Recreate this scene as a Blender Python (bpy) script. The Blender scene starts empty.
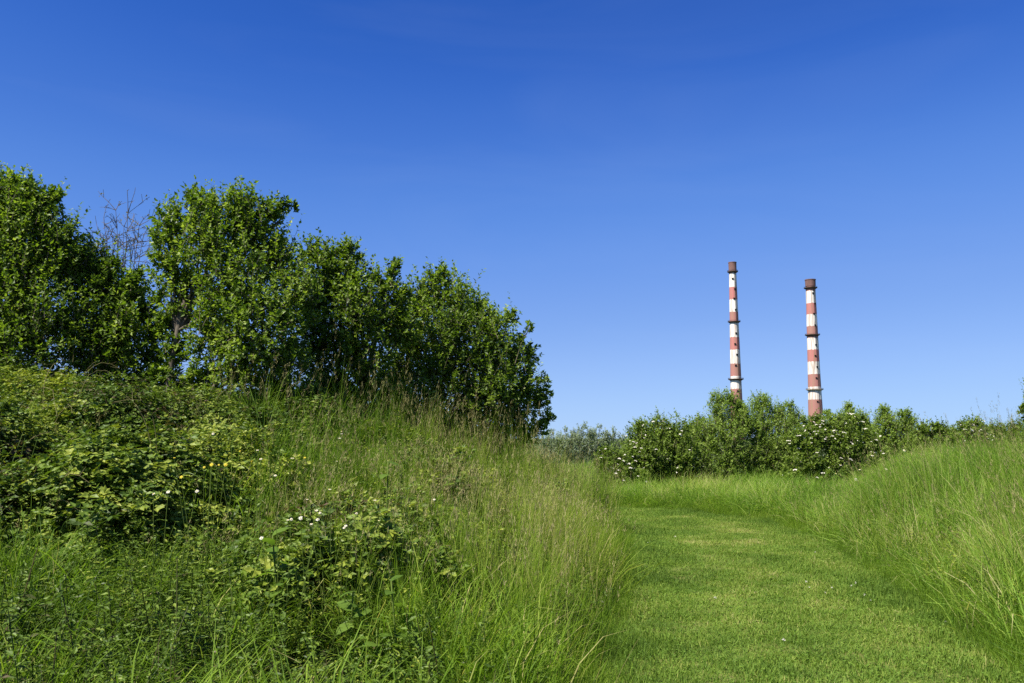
import bpy, math, random
import numpy as np
from math import radians, sin, cos, tan, pi

random.seed(7)
RNG = np.random.default_rng(11)
S = bpy.context.scene
COL = S.collection

# ------------------------------------------------------------------ camera, sky, sun
F = 850.0                      # focal length in pixels of the 1024 wide frame
PITCH = radians(6.5)
EYE = np.array([0.0, 0.0, 1.6])
cam_d = bpy.data.cameras.new('camera')
cam_d.sensor_width = 36.0
cam_d.lens = F / 1024 * 36.0
cam_d.clip_start = 0.05
cam_d.clip_end = 9000
cam = bpy.data.objects.new('camera', cam_d)
cam.location = EYE
cam.rotation_euler = (pi / 2 + PITCH, 0, 0)
COL.objects.link(cam)
S.camera = cam

SUN_EL, SUN_AZ = radians(54), radians(228)      # azimuth clockwise from +Y: behind and to the left
sd = np.array([sin(SUN_AZ) * cos(SUN_EL), cos(SUN_AZ) * cos(SUN_EL), sin(SUN_EL)])
sun_d = bpy.data.lights.new('sun', 'SUN')
sun_d.energy = 5.0
sun_d.angle = radians(0.53)
sun_d.color = (1.0, 0.95, 0.86)
sun = bpy.data.objects.new('sun', sun_d)
from mathutils import Vector
sun.rotation_euler = Vector(-sd).to_track_quat('-Z', 'Y').to_euler()
sun.location = tuple(sd * 50)
COL.objects.link(sun)

W = bpy.data.worlds.new('World')
S.world = W
W.use_nodes = True
nt = W.node_tree
nt.nodes.clear()
out = nt.nodes.new('ShaderNodeOutputWorld')
bg = nt.nodes.new('ShaderNodeBackground')
sky = nt.nodes.new('ShaderNodeTexSky')
sky.sky_type = 'NISHITA'
sky.sun_disc = False
sky.sun_elevation = SUN_EL
sky.sun_rotation = SUN_AZ
sky.altitude = 3000
sky.air_density = 1.0
sky.dust_density = 0.0
sky.ozone_density = 10.0
# the film's response to a clear sky: one curve for the whole dome
EXPOSURE = 1.06
pre = nt.nodes.new('ShaderNodeMixRGB'); pre.blend_type = 'MULTIPLY'; pre.inputs[0].default_value = 1
pre.inputs[2].default_value = (.1, .1, .1, 1)
cv = nt.nodes.new('ShaderNodeRGBCurve')
cm = cv.mapping
cm.use_clip = False
cm.extend = 'EXTRAPOLATED'
IN = ((.046, .058, .080, .138, .252, .519, .9), (.103, .132, .18, .301, .489, .738, 1.0), (.259, .322, .425, .638, .833, .863, 1.0))
OUT = ((.026, .052, .112, .215, .335, .445, .55), (.115, .178, .28, .41, .555, .66, .74), (.51, .64, .78, .89, .985, .99, 1.0))
for ch in range(3):
    pt = cm.curves[ch].points
    pt[0].location = (0, 0); pt[1].location = (IN[ch][-1], OUT[ch][-1])
    for q, w in zip(IN[ch][:-1], OUT[ch][:-1]):
        pt.new(q, w)
    for q in pt:
        q.handle_type = 'AUTO_CLAMPED'
cm.update()
post = nt.nodes.new('ShaderNodeMixRGB'); post.blend_type = 'MULTIPLY'; post.inputs[0].default_value = 1
post.inputs[2].default_value = (10 / 2 ** EXPOSURE,) * 3 + (1,)
nt.links.new(sky.outputs[0], pre.inputs[1])
nt.links.new(pre.outputs[0], cv.inputs['Color'])
nt.links.new(cv.outputs[0], post.inputs[1])
hs = post
# very faint cirrus wisps
tc = nt.nodes.new('ShaderNodeTexCoord')
mp = nt.nodes.new('ShaderNodeMapping')
mp.inputs['Scale'].default_value = (1.2, 1.2, 5.0)
mp.inputs['Rotation'].default_value = (0.0, 0.35, 0.0)
nz = nt.nodes.new('ShaderNodeTexNoise')
nz.inputs['Scale'].default_value = 2.2
nz.inputs['Detail'].default_value = 6
nz.inputs['Distortion'].default_value = 0.8
rp = nt.nodes.new('ShaderNodeMapRange')
rp.inputs['From Min'].default_value = 0.50
rp.inputs['From Max'].default_value = 0.85
rp.inputs['To Max'].default_value = 0.04
mx = nt.nodes.new('ShaderNodeMixRGB')
mx.inputs['Color2'].default_value = (3.0, 3.6, 4.6, 1)
nt.links.new(tc.outputs['Generated'], mp.inputs['Vector'])
nt.links.new(mp.outputs[0], nz.inputs['Vector'])
nt.links.new(nz.outputs['Fac'], rp.inputs['Value'])
nt.links.new(rp.outputs[0], mx.inputs['Fac'])
nt.links.new(hs.outputs[0], mx.inputs['Color1'])
nt.links.new(mx.outputs[0], bg.inputs['Color'])
bg.inputs['Strength'].default_value = 0.10
nt.links.new(bg.outputs[0], out.inputs['Surface'])

S.view_settings.view_transform = 'Standard'
S.view_settings.look = 'None'
S.view_settings.exposure = EXPOSURE
S.view_settings.gamma = 1.0
S.view_settings.use_curve_mapping = False
S.cycles.use_denoising = False
S.cycles.max_bounces = 6
S.cycles.diffuse_bounces = 3
S.cycles.glossy_bounces = 2
S.cycles.transmission_bounces = 4
S.cycles.transparent_max_bounces = 4

# ------------------------------------------------------------------ helpers
CP, SP = cos(PITCH), sin(PITCH)

def ray(px, py):
    xc, yc = (px - 512) / F, -(py - 341.5) / F
    return np.array([xc, CP - yc * SP, SP + yc * CP])

def U(px, py, Y):
    d = ray(px, py)
    return EYE + d * (Y / d[1])

def noise2(x, y, freq, seed):
    """smooth value noise in 0..1"""
    r = np.random.default_rng(seed)
    n = 256
    g = r.random((n, n))
    fx, fy = np.asarray(x) * freq + 1000.3, np.asarray(y) * freq + 1000.7
    ix, iy = np.floor(fx).astype(int), np.floor(fy).astype(int)
    tx, ty = fx - ix, fy - iy
    tx, ty = tx * tx * (3 - 2 * tx), ty * ty * (3 - 2 * ty)
    a, b = g[ix % n, iy % n], g[(ix + 1) % n, iy % n]
    c, d = g[ix % n, (iy + 1) % n], g[(ix + 1) % n, (iy + 1) % n]
    return (a * (1 - tx) + b * tx) * (1 - ty) + (c * (1 - tx) + d * tx) * ty

def sstep(a, b, v):
    t = np.clip((v - a) / (b - a), 0, 1)
    return t * t * (3 - 2 * t)

PATH = np.array([(0.5, -8, 1.5), (1.1, 0, 1.45), (1.75, 4, 1.4), (2.15, 6.7, 1.45), (2.7, 9.4, 1.52), (3.12, 12, 1.58),
                 (3.45, 14.3, 1.6), (3.4, 16.2, 1.6), (2.5, 17.8, 1.55), (0.8, 18.9, 1.5), (-2, 20.0, 1.5), (-8, 22.0, 1.5)])

def path_uv(x, y):
    """(distance outside the mown path, negative on it; side: -1 bank side, +1 the other)"""
    x, y = np.asarray(x, float), np.asarray(y, float)
    best = np.full(x.shape, 1e9)
    side = np.zeros(x.shape)
    for i in range(len(PATH) - 1):
        a, b = PATH[i, :2], PATH[i + 1, :2]
        d = b - a
        L2 = d @ d
        t = np.clip(((x - a[0]) * d[0] + (y - a[1]) * d[1]) / L2, 0, 1)
        qx, qy = a[0] + t * d[0], a[1] + t * d[1]
        w = PATH[i, 2] * (1 - t) + PATH[i + 1, 2] * t
        dist = np.hypot(x - qx, y - qy) - w
        s = np.sign(d[0] * (y - qy) - d[1] * (x - qx))      # >0: left of travel
        m = dist < best
        best = np.where(m, dist, best)
        side = np.where(m, -s, side)
    return best, side

UX = np.array([-5, 0, .8, 1.9, 3.2, 4.9, 7.8, 12, 40, 5000])
UZ = np.array([0, 0, .34, .84, 1.20, 1.46, 1.66, 1.72, 1.5, 1.0])
RY = np.array([-10, 1, 2, 4, 6, 8, 10.5, 14, 60, 9000])
RZ = np.array([.1, .12, .18, .42, .66, .90, 1.04, 1.16, 1.0, .6])

def height(x, y):
    x, y = np.asarray(x, float), np.asarray(y, float)
    u, s = path_uv(x, y)
    left = np.interp(u, UX, UZ) * np.interp(y, RY, RZ)
    right = 0.98 * sstep(0.1, 6.0, u) * sstep(.33, .52, x / np.maximum(y, 1.0))
    far = 1 - sstep(60, 400, np.hypot(x, y))
    h = np.where(s < 0, left, right)
    bump = (noise2(x, y, 0.9, 3) - .5) * .10 + (noise2(x, y, 0.27, 4) - .5) * .22
    bump = bump * sstep(0.0, 1.5, u) + (noise2(x, y, 1.1, 9) - .5) * .05 + (noise2(x, y, .35, 19) - .5) * .10
    lump = (noise2(x, y, .75, 14) - .5) * .38 * sstep(1.2, 3.0, u) * (s < 0) * sstep(3, 5, y)
    dip = -.42 * np.exp(-((x + .93) ** 2 + ((y - 4.55) * .8) ** 2) / .10)
    return (h + bump + lump + dip) * far

def hz(x, y):
    return float(height(np.array([x]), np.array([y]))[0])

def hit(px, py, lo=2.0, hi=30.0):
    """where the ray through a photograph pixel meets the ground"""
    d = ray(px, py)
    Y = np.linspace(lo, hi, 1400)
    P = EYE + d[None, :] * (Y / d[1])[:, None]
    k = np.nonzero(P[:, 2] <= height(P[:, 0], P[:, 1]))[0]
    p = P[k[0]] if len(k) else P[-1]
    return float(p[0]), float(p[1])

def mesh_from(name, V, faces_q=None, faces_t=None, attrs=None, smooth=False, mats=()):
    """fast mesh from arrays; attrs: {name: per-face float array} (quads first, then tris)"""
    me = bpy.data.meshes.new(name)
    q = np.zeros((0, 4), int) if faces_q is None else np.asarray(faces_q, int)
    t = np.zeros((0, 3), int) if faces_t is None else np.asarray(faces_t, int)
    nl = len(q) * 4 + len(t) * 3
    me.vertices.add(len(V)); me.loops.add(nl); me.polygons.add(len(q) + len(t))
    me.vertices.foreach_set('co', np.asarray(V, np.float32).ravel())
    me.loops.foreach_set('vertex_index', np.concatenate([q.ravel(), t.ravel()]).astype(np.int32))
    me.polygons.foreach_set('loop_start', np.concatenate([np.arange(len(q)) * 4, len(q) * 4 + np.arange(len(t)) * 3]).astype(np.int32))
    for k, v in (attrs or {}).items():
        a = me.attributes.new(k, 'FLOAT', 'FACE')
        a.data.foreach_set('value', np.asarray(v, np.float32))
    me.polygons.foreach_set('use_smooth', np.full(len(q) + len(t), smooth))
    for m in mats:
        me.materials.append(m)
    me.update(calc_edges=True)
    return me

def link(name, me, parent=None, kind=None, loc=None):
    o = bpy.data.objects.new(name, me)
    COL.objects.link(o)
    if parent is not None:
        o.parent = parent
    if kind:
        o['kind'] = kind
    if loc is not None:
        o.location = loc
    return o

def thing(name, label, cat, loc, group=None):
    o = bpy.data.objects.new(name, None)
    o.empty_display_size = 0.2
    COL.objects.link(o)
    o.location = loc
    o['label'] = label
    o['category'] = cat
    if group:
        o['group'] = group
    return o

def unit(v):
    return v / np.maximum(np.linalg.norm(v, axis=-1, keepdims=True), 1e-9)

class Acc:
    """collects vertices, quads and tris with a per-face value"""
    def __init__(s):
        s.V, s.Q, s.T, s.tq, s.tt, s.n = [], [], [], [], [], 0
    def add(s, V, Q=None, T=None, tint=0.5):
        V = np.asarray(V, float)
        if Q is not None and len(Q):
            Q = np.asarray(Q, int)
            s.Q.append(Q + s.n); s.tq.append(np.broadcast_to(np.asarray(tint, float), (len(Q),)))
        if T is not None and len(T):
            T = np.asarray(T, int)
            s.T.append(T + s.n); s.tt.append(np.broadcast_to(np.asarray(tint, float), (len(T),)))
        s.V.append(V); s.n += len(V)
    def mesh(s, name, mat, smooth=False):
        V = np.concatenate(s.V) if s.V else np.zeros((0, 3))
        Q = np.concatenate(s.Q) if s.Q else None
        T = np.concatenate(s.T) if s.T else None
        t = np.concatenate(([np.concatenate(s.tq)] if s.tq else []) + ([np.concatenate(s.tt)] if s.tt else []))
        return mesh_from(name, V, Q, T, {'tint': t}, smooth, (mat,))

def tube(acc, pts, rad, sides=6, tint=0.5, cap=True):
    pts = np.asarray(pts, float); rad = np.asarray(rad, float)
    n = len(pts)
    tan_ = unit(np.gradient(pts, axis=0))
    ref = np.array([0.31, 0.17, 0.94]) if abs(tan_[0][2]) < .9 else np.array([.9, .3, .1])
    a = unit(np.cross(tan_, ref)); b = np.cross(tan_, a)
    th = np.arange(sides) / sides * 2 * pi
    V = pts[:, None, :] + rad[:, None, None] * (np.cos(th)[None, :, None] * a[:, None, :] + np.sin(th)[None, :, None] * b[:, None, :])
    V = V.reshape(-1, 3)
    Q = []
    for i in range(n - 1):
        for j in range(sides):
            k = (j + 1) % sides
            Q.append((i * sides + j, i * sides + k, (i + 1) * sides + k, (i + 1) * sides + j))
    T = []
    if cap:
        V = np.concatenate([V, pts[-1:] ])
        for j in range(sides):
            T.append(((n - 1) * sides + j, (n - 1) * sides + (j + 1) % sides, n * sides))
    acc.add(V, Q, T, tint)

def lathe(acc, prof, sides=24, tint=0.5):
    """surface of revolution about z from (radius, z) pairs"""
    th = np.arange(sides) / sides * 2 * pi
    V = np.array([(r * cos(t), r * sin(t), z) for r, z in prof for t in th])
    Q = [(i * sides + j, i * sides + (j + 1) % sides, (i + 1) * sides + (j + 1) % sides, (i + 1) * sides + j)
         for i in range(len(prof) - 1) for j in range(sides)]
    acc.add(V, Q, None, tint)

def box(acc, c, sx, sy, sz, rot=0.0, tint=0.5):
    x, y, z = sx / 2, sy / 2, sz / 2
    V = np.array([(a, b, d) for a in (-x, x) for b in (-y, y) for d in (-z, z)])
    R = np.array([[cos(rot), -sin(rot), 0], [sin(rot), cos(rot), 0], [0, 0, 1]])
    V = V @ R.T + np.asarray(c)
    acc.add(V, [(0, 1, 3, 2), (4, 6, 7, 5), (0, 4, 5, 1), (2, 3, 7, 6), (0, 2, 6, 4), (1, 5, 7, 3)], None, tint)

# ------------------------------------------------------------------ materials
def nodes_of(name):
    m = bpy.data.materials.new(name)
    m.use_nodes = True
    n = m.node_tree
    n.nodes.clear()
    return m, n, n.nodes.new('ShaderNodeOutputMaterial')

def ramp(n, stops):
    r = n.nodes.new('ShaderNodeValToRGB')
    e = r.color_ramp.elements
    while len(e) > 1:
        e.remove(e[-1])
    e[0].position = stops[0][0]; e[0].color = (*stops[0][1], 1)
    for p, c in stops[1:]:
        k = e.new(p); k.color = (*c, 1)
    return r

def leaf_material(name, stops, trans=0.35, rough=0.5, instanced=False, spec=0.35, tmul=(1.5, 1.6, .7)):
    """leaf colour from each leaf's own hue value (and the plant's, where it is scattered)"""
    m, n, o = nodes_of(name)
    at = n.nodes.new('ShaderNodeAttribute'); at.attribute_name = 'tint'
    fac = at.outputs['Fac']
    if instanced:
        ai = n.nodes.new('ShaderNodeAttribute'); ai.attribute_name = 'hue'; ai.attribute_type = 'INSTANCER'
        mixn = n.nodes.new('ShaderNodeMath'); mixn.operation = 'MULTIPLY_ADD'
        sub = n.nodes.new('ShaderNodeMath'); sub.operation = 'SUBTRACT'; sub.inputs[1].default_value = 0.5
        n.links.new(at.outputs['Fac'], sub.inputs[0])
        n.links.new(sub.outputs[0], mixn.inputs[0]); mixn.inputs[1].default_value = 0.6
        n.links.new(ai.outputs['Fac'], mixn.inputs[2])
        fac = mixn.outputs[0]
    r = ramp(n, stops)
    n.links.new(fac, r.inputs[0])
    p = n.nodes.new('ShaderNodeBsdfPrincipled')
    p.inputs['Roughness'].default_value = rough
    p.inputs['Specular IOR Level'].default_value = spec
    t = n.nodes.new('ShaderNodeBsdfTranslucent')
    mul = n.nodes.new('ShaderNodeMixRGB'); mul.blend_type = 'MULTIPLY'; mul.inputs[0].default_value = 1
    mul.inputs[2].default_value = (*tmul, 1)
    n.links.new(r.outputs[0], p.inputs['Base Color'])
    n.links.new(r.outputs[0], mul.inputs[1]); n.links.new(mul.outputs[0], t.inputs['Color'])
    ms = n.nodes.new('ShaderNodeMixShader'); ms.inputs[0].default_value = trans
    n.links.new(p.outputs[0], ms.inputs[1]); n.links.new(t.outputs[0], ms.inputs[2])
    n.links.new(ms.outputs[0], o.inputs['Surface'])
    return m

def noise_material(name, stops, scale, rough=0.9, detail=6, coords='Object', bump=0.0, stretch=(1, 1, 1)):
    m, n, o = nodes_of(name)
    tcn = n.nodes.new('ShaderNodeTexCoord')
    mpn = n.nodes.new('ShaderNodeMapping'); mpn.inputs['Scale'].default_value = stretch
    nzn = n.nodes.new('ShaderNodeTexNoise'); nzn.inputs['Scale'].default_value = scale; nzn.inputs['Detail'].default_value = detail
    n.links.new(tcn.outputs[coords], mpn.inputs[0]); n.links.new(mpn.outputs[0], nzn.inputs['Vector'])
    r = ramp(n, stops)
    n.links.new(nzn.outputs['Fac'], r.inputs[0])
    p = n.nodes.new('ShaderNodeBsdfPrincipled'); p.inputs['Roughness'].default_value = rough
    p.inputs['Specular IOR Level'].default_value = 0.2
    n.links.new(r.outputs[0], p.inputs['Base Color'])
    if bump:
        b = n.nodes.new('ShaderNodeBump'); b.inputs['Strength'].default_value = bump
        n.links.new(nzn.outputs['Fac'], b.inputs['Height']); n.links.new(b.outputs[0], p.inputs['Normal'])
    n.links.new(p.outputs[0], o.inputs['Surface'])
    return m

M = {}
M['soil'] = noise_material('soil', [(.3, (.035, .05, .012)), (.5, (.055, .08, .018)), (.7, (.075, .085, .025))], 3.0, bump=.4)
M['thatch'] = noise_material('thatch', [(.3, (.07, .10, .015)), (.5, (.10, .13, .02)), (.72, (.15, .14, .045))], 2.2, detail=10, bump=.3)
M['bark'] = noise_material('bark', [(.3, (.05, .04, .03)), (.6, (.12, .10, .075)), (.8, (.17, .15, .12))], 9.0, bump=.5, stretch=(1, 1, .25))
M['twig'] = noise_material('twig', [(.3, (.075, .062, .040)), (.7, (.15, .125, .085))], 6.0)
GREEN = [(0, (.040, .075, .008)), (.45, (.105, .170, .014)), (.8, (.185, .260, .026)), (1, (.28, .35, .07))]
M['willow_leaf'] = leaf_material('willow_leaf', GREEN, .42, .45, spec=.28)
M['scrub_leaf'] = leaf_material('scrub_leaf', [(0, (.09, .145, .022)), (.5, (.19, .275, .042)), (1, (.29, .36, .10))], .44, .5, spec=.2)
M['rose_leaf'] = leaf_material('rose_leaf', [(0, (.060, .10, .012)), (.5, (.145, .215, .026)), (1, (.24, .31, .07))], .40, .5, spec=.2)
M['pale_leaf'] = leaf_material('pale_leaf', [(0, (.16, .20, .14)), (.5, (.22, .27, .18)), (1, (.30, .35, .25))], .4, .6)
M['brown_leaf'] = leaf_material('brown_leaf', [(0, (.09, .07, .03)), (.6, (.12, .12, .04)), (1, (.16, .16, .06))], .3, .6)
M['herb_leaf'] = leaf_material('herb_leaf', [(0, (.040, .080, .012)), (.5, (.095, .165, .022)), (1, (.19, .26, .05))], .40, .6, spec=.12)
M['grass'] = leaf_material('grass', [(0, (.042, .085, .007)), (.35, (.092, .168, .013)), (.7, (.165, .258, .021)), (.92, (.25, .31, .05)), (1, (.36, .33, .12))], .40, .6, True, spec=.13)
M['verge'] = leaf_material('verge_grass', [(0, (.040, .085, .009)), (.35, (.092, .178, .018)), (.7, (.170, .285, .032)), (.92, (.27, .35, .065)), (1, (.38, .36, .15))], .42, .58, True, spec=.15)
M['seed'] = leaf_material('seed', [(0, (.13, .13, .05)), (.5, (.22, .20, .08)), (1, (.34, .30, .14))], .3, .7, True, spec=.1, tmul=(1.2, 1.1, .9))
M['mown'] = leaf_material('mown', [(0, (.055, .10, .012)), (.35, (.108, .188, .024)), (.65, (.178, .255, .036)), (.85, (.27, .28, .075)), (1, (.40, .35, .16))], .32, .6, True, spec=.15)
M['bramble'] = leaf_material('bramble', [(0, (.085, .055, .025)), (.18, (.075, .065, .022)), (.3, (.040, .075, .010)), (.6, (.105, .165, .016)), (1, (.27, .30, .04))], .24, .5, True, spec=.25)
M['petal'] = leaf_material('petal', [(0, (.66, .60, .50)), (1, (.80, .77, .68))], .3, .7, tmul=(1, 1, 1))
M['yellow'] = leaf_material('yellow', [(0, (.62, .50, .03)), (1, (.75, .62, .06))], .3, .7, tmul=(1, 1, 1))
M['stem'] = leaf_material('stem', [(0, (.06, .10, .015)), (1, (.12, .16, .03))], .1, .7, spec=.1)

# ------------------------------------------------------------------ ground and path
def grid_terrain():
    xs = np.concatenate([[-6000, -2500, -900, -300, -120, -60, -40], np.arange(-30, 30.01, .3), [40, 60, 120, 300, 900, 2500, 6000]])
    ys = np.concatenate([[-6000, -2500, -900, -300, -100, -40, -20], np.arange(-10, 44.01, .3), [52, 64, 90, 140, 300, 900, 2500, 6000]])
    X, Y = np.meshgrid(xs, ys)
    Z = height(X, Y)
    V = np.stack([X, Y, Z], -1).reshape(-1, 3)
    nx, ny = len(xs), len(ys)
    i, j = np.meshgrid(np.arange(nx - 1), np.arange(ny - 1))
    a = (j * nx + i).ravel()
    return mesh_from('ground', V, np.stack([a, a + 1, a + nx + 1, a + nx], -1), None, None, True, (M['soil'],))
link('ground', grid_terrain(), kind='structure')

def path_mesh():
    # dense centre line, strip across it, laid just above the ground
    t = np.linspace(0, len(PATH) - 1, 220)
    k = np.arange(len(PATH))
    cx, cy, w = (np.interp(t, k, PATH[:, c]) for c in range(3))
    ker = np.ones(9) / 9
    sm = lambda v: np.convolve(np.pad(v, 4, 'edge'), ker, 'valid')
    cx, cy = sm(cx), sm(cy)
    tx, ty = np.gradient(cx), np.gradient(cy)
    L = np.hypot(tx, ty); nx_, ny_ = -ty / L, tx / L
    s = np.linspace(-1.02, 1.02, 13)
    X = cx[:, None] + nx_[:, None] * w[:, None] * s; Y = cy[:, None] + ny_[:, None] * w[:, None] * s
    Z = height(X, Y) + .012
    V = np.stack([X, Y, Z], -1).reshape(-1, 3)
    n = len(s)
    i, j = np.meshgrid(np.arange(n - 1), np.arange(len(t) - 1))
    a = (j * n + i).ravel()
    return mesh_from('path', V, np.stack([a, a + n, a + n + 1, a + 1], -1), None, None, True, (M['thatch'],))
link('path', path_mesh(), kind='structure')

# ------------------------------------------------------------------ chimneys
def chimney_paint(name, bands):
    """painted bands (heights in metres) with rust streaks and weathering"""
    m, n, o = nodes_of(name)
    tcn = n.nodes.new('ShaderNodeTexCoord')
    sp = n.nodes.new('ShaderNodeSeparateXYZ'); n.links.new(tcn.outputs['Object'], sp.inputs[0])
    H = bands[-1][0]
    dv = n.nodes.new('ShaderNodeMath'); dv.operation = 'DIVIDE'; dv.inputs[1].default_value = H
    n.links.new(sp.outputs['Z'], dv.inputs[0])
    r = ramp(n, [(0, bands[0][1])] + [(bands[i][0] / H, bands[i + 1][1]) for i in range(len(bands) - 1)])
    r.color_ramp.interpolation = 'CONSTANT'
    n.links.new(dv.outputs[0], r.inputs[0])
    mpn = n.nodes.new('ShaderNodeMapping'); mpn.inputs['Scale'].default_value = (.55, .55, .035)
    nzn = n.nodes.new('ShaderNodeTexNoise'); nzn.inputs['Scale'].default_value = 1.0; nzn.inputs['Detail'].default_value = 8
    n.links.new(tcn.outputs['Object'], mpn.inputs[0]); n.links.new(mpn.outputs[0], nzn.inputs['Vector'])
    jit = n.nodes.new('ShaderNodeMath'); jit.operation = 'MULTIPLY_ADD'; jit.inputs[1].default_value = 2.6 / H
    nz2 = n.nodes.new('ShaderNodeTexNoise'); nz2.inputs['Scale'].default_value = .45; nz2.inputs['Detail'].default_value = 5
    n.links.new(tcn.outputs['Object'], nz2.inputs['Vector']); n.links.new(nz2.outputs['Fac'], jit.inputs[0]); n.links.new(dv.outputs[0], jit.inputs[2])
    ofs = n.nodes.new('ShaderNodeMath'); ofs.operation = 'SUBTRACT'; ofs.inputs[1].default_value = 1.3 / H
    n.links.new(jit.outputs[0], ofs.inputs[0]); n.links.new(ofs.outputs[0], r.inputs[0])
    r2 = ramp(n, [(.42, (0, 0, 0)), (.54, (.35, .35, .35)), (.66, (.9, .9, .9))])
    n.links.new(nzn.outputs['Fac'], r2.inputs[0])
    mxn = n.nodes.new('ShaderNodeMixRGB'); mxn.inputs[2].default_value = (.26, .155, .10, 1)
    n.links.new(r2.outputs[0], mxn.inputs[0]); n.links.new(r.outputs[0], mxn.inputs[1])
    p = n.nodes.new('ShaderNodeBsdfPrincipled'); p.inputs['Roughness'].default_value = .8
    n.links.new(mxn.outputs[0], p.inputs['Base Color'])
    n.links.new(p.outputs[0], o.inputs['Surface'])
    return m

M['rust'] = noise_material('rusty_steel', [(.3, (.035, .028, .025)), (.7, (.08, .055, .045))], .6)
M['ring_pale'] = noise_material('weathered_ring', [(.3, (.16, .13, .10)), (.7, (.34, .29, .22))], .6)
M['dark'] = noise_material('dark_opening', [(.3, (.015, .013, .012)), (.7, (.03, .026, .024))], 1.0)
M['cap'] = noise_material('sooty_brick_red', [(.3, (.09, .055, .05)), (.7, (.20, .11, .095))], .25, stretch=(1, 1, .3))

WHT, RED, RED2 = (.70, .67, .60), (.40, .14, .125), (.32, .135, .115)

def chimney(label, dist, px_base, widths, top, cap_h, edges, rings, openings, pale_ring):
    """widths: (pixel row, pixel width) of the shaft; edges: rows where the paint changes, from the top down, white first under the cap"""
    base = U(px_base, 438, dist); base[2] = 0
    root = thing('chimney', label, 'chimney', (base[0], base[1], 0), 'striped power station chimneys')
    zof = lambda py: float(U(px_base, py, dist)[2])
    mpp = dist / F
    rof = lambda py: float(np.interp(py, [a for a, _ in widths], [b for _, b in widths])) * mpp / 2
    Hh = zof(top)
    cols = []
    bands = []
    lst = list(edges)
    # from bottom up
    lower = zof(lst[-1])
    cur = RED2
    bands.append((max(lower, 1), RED2))
    for i in range(len(lst) - 1, 0, -1):
        c = WHT if (i - 1) % 2 == 0 else (RED if i % 4 else RED2)
        bands.append((zof(lst[i - 1]), c))
    bands.append((Hh, RED2))
    pm = chimney_paint('chimney_paint', bands)
    rows = [top + cap_h] + [x for x in np.linspace(top + cap_h, widths[-1][0], 14)[1:]]
    prof = [(rof(widths[-1][0]) * 1.25, -2.0)] + [(rof(y), zof(y)) for y in rows[::-1]]
    a = Acc(); lathe(a, prof, 32)
    link('shaft', a.mesh('shaft', pm, True), root)
    a = Acc(); r = rof(top + cap_h); z0, z1 = zof(top + cap_h), Hh
    lathe(a, [(r * .98, z0 - .3), (r * 1.08, z0), (r * 1.10, z1 - 1.2), (r * 1.16, z1 - 1.1), (r * 1.16, z1), (r * .86, z1), (r * .86, z1 - 6), (0.01, z1 - 6)], 32)
    link('cap', a.mesh('cap', M['cap']), root)
    for y, over in rings:
        r, z = rof(y), zof(y)
        a = Acc()
        lathe(a, [(r * .96, z - 2.0), (r + over * .7, z - .5), (r + over, z - .35), (r + over, z + .35), (r * .96, z + .35)], 32)
        g = link('gallery', a.mesh('gallery', M['ring_pale'] if (y == rings[-1][0] and pale_ring) else M['rust']), root)
        a = Acc()
        rr = r + over - .12
        for k in range(28):
            t = k / 28 * 2 * pi
            box(a, (rr * cos(t), rr * sin(t), z + .95), .14, .14, 1.2, t)
        for hgt in (.95, 1.5):
            lathe(a, [(rr - .07, z + hgt), (rr + .07, z + hgt), (rr + .07, z + hgt + .12), (rr - .07, z + hgt + .12), (rr - .07, z + hgt)], 28)
        link('railing', a.mesh('railing', M['rust']), g)
    for y, fx in openings:
        r, z = rof(y), zof(y)
        th = math.asin(max(-.95, min(.95, fx * 2 - 1)))           # 0 faces the camera
        dx, dy = sin(th), -cos(th)
        a = Acc()
        box(a, (dx * (r + .15), dy * (r + .15), z), 1.9, .9, 1.7, th)
        box(a, (dx * (r + .5), dy * (r + .5), z + 1.0), 2.3, 1.3, .25, th)
        link('vent_opening', a.mesh('vent_opening', M['dark']), root)
    # caged ladder down the shaded side
    a = Acc()
    th = math.asin(.3)
    for off in (-.45, .45):
        pts = [((rof(y) + .25) * sin(th) + off * cos(th), -(rof(y) + .25) * cos(th) + off * sin(th), zof(y)) for y in rows]
        tube(a, pts, [.11] * len(pts), 4)
    z = 20.0
    ys = np.array(rows); zs = np.array([zof(y) for y in rows])
    while z < zs[0]:
        r = rof(np.interp(z, zs[::-1], ys[::-1])) + .25
        box(a, (r * sin(th), -r * cos(th), z), .9, .08, .1, th)
        z += 1.2
    link('ladder', a.mesh('ladder', M['rust']), root)
    return root

chimney('taller looking thinner red and white striped chimney behind the willow scrub', 1010, 737.6,
        [(262, 7.0), (280, 7.4), (320, 8.7), (360, 10.1), (400, 11.5), (437, 12.8)], 262.3, 9.5,
        [274.4, 287.7, 299.8, 312.5, 322.4, 338, 350.5, 364, 377, 389.5], None or [(271.8, 2.0), (321.8, 2.2), (379.3, 2.6)],
        [(279.5, .35), (289.9, .6), (299.3, .45), (310.5, .6), (333.9, .55), (344.7, .4), (355.2, .55), (366, .4), (391.5, .5), (396, .4)], False)
chimney('shorter looking stouter red and white striped chimney behind the rose hedge', 1110, 816.6,
        [(279, 9.2), (300, 9.6), (335, 10.8), (360, 11.4), (385, 12.4), (405, 13.6), (437, 15)], 279.6, 7.0,
        [291.7, 303.8, 315, 327, 338.4, 350.3, 362, 375, 387.4, 400.2], [(288, 2.4), (335, 2.4), (389.6, 2.6)],
        [(294, .55), (304.3, .7), (314.5, .55), (326, .62), (345.5, .6), (356.4, .5), (367.5, .62), (378.5, .5), (402, .5)], True)

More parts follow.
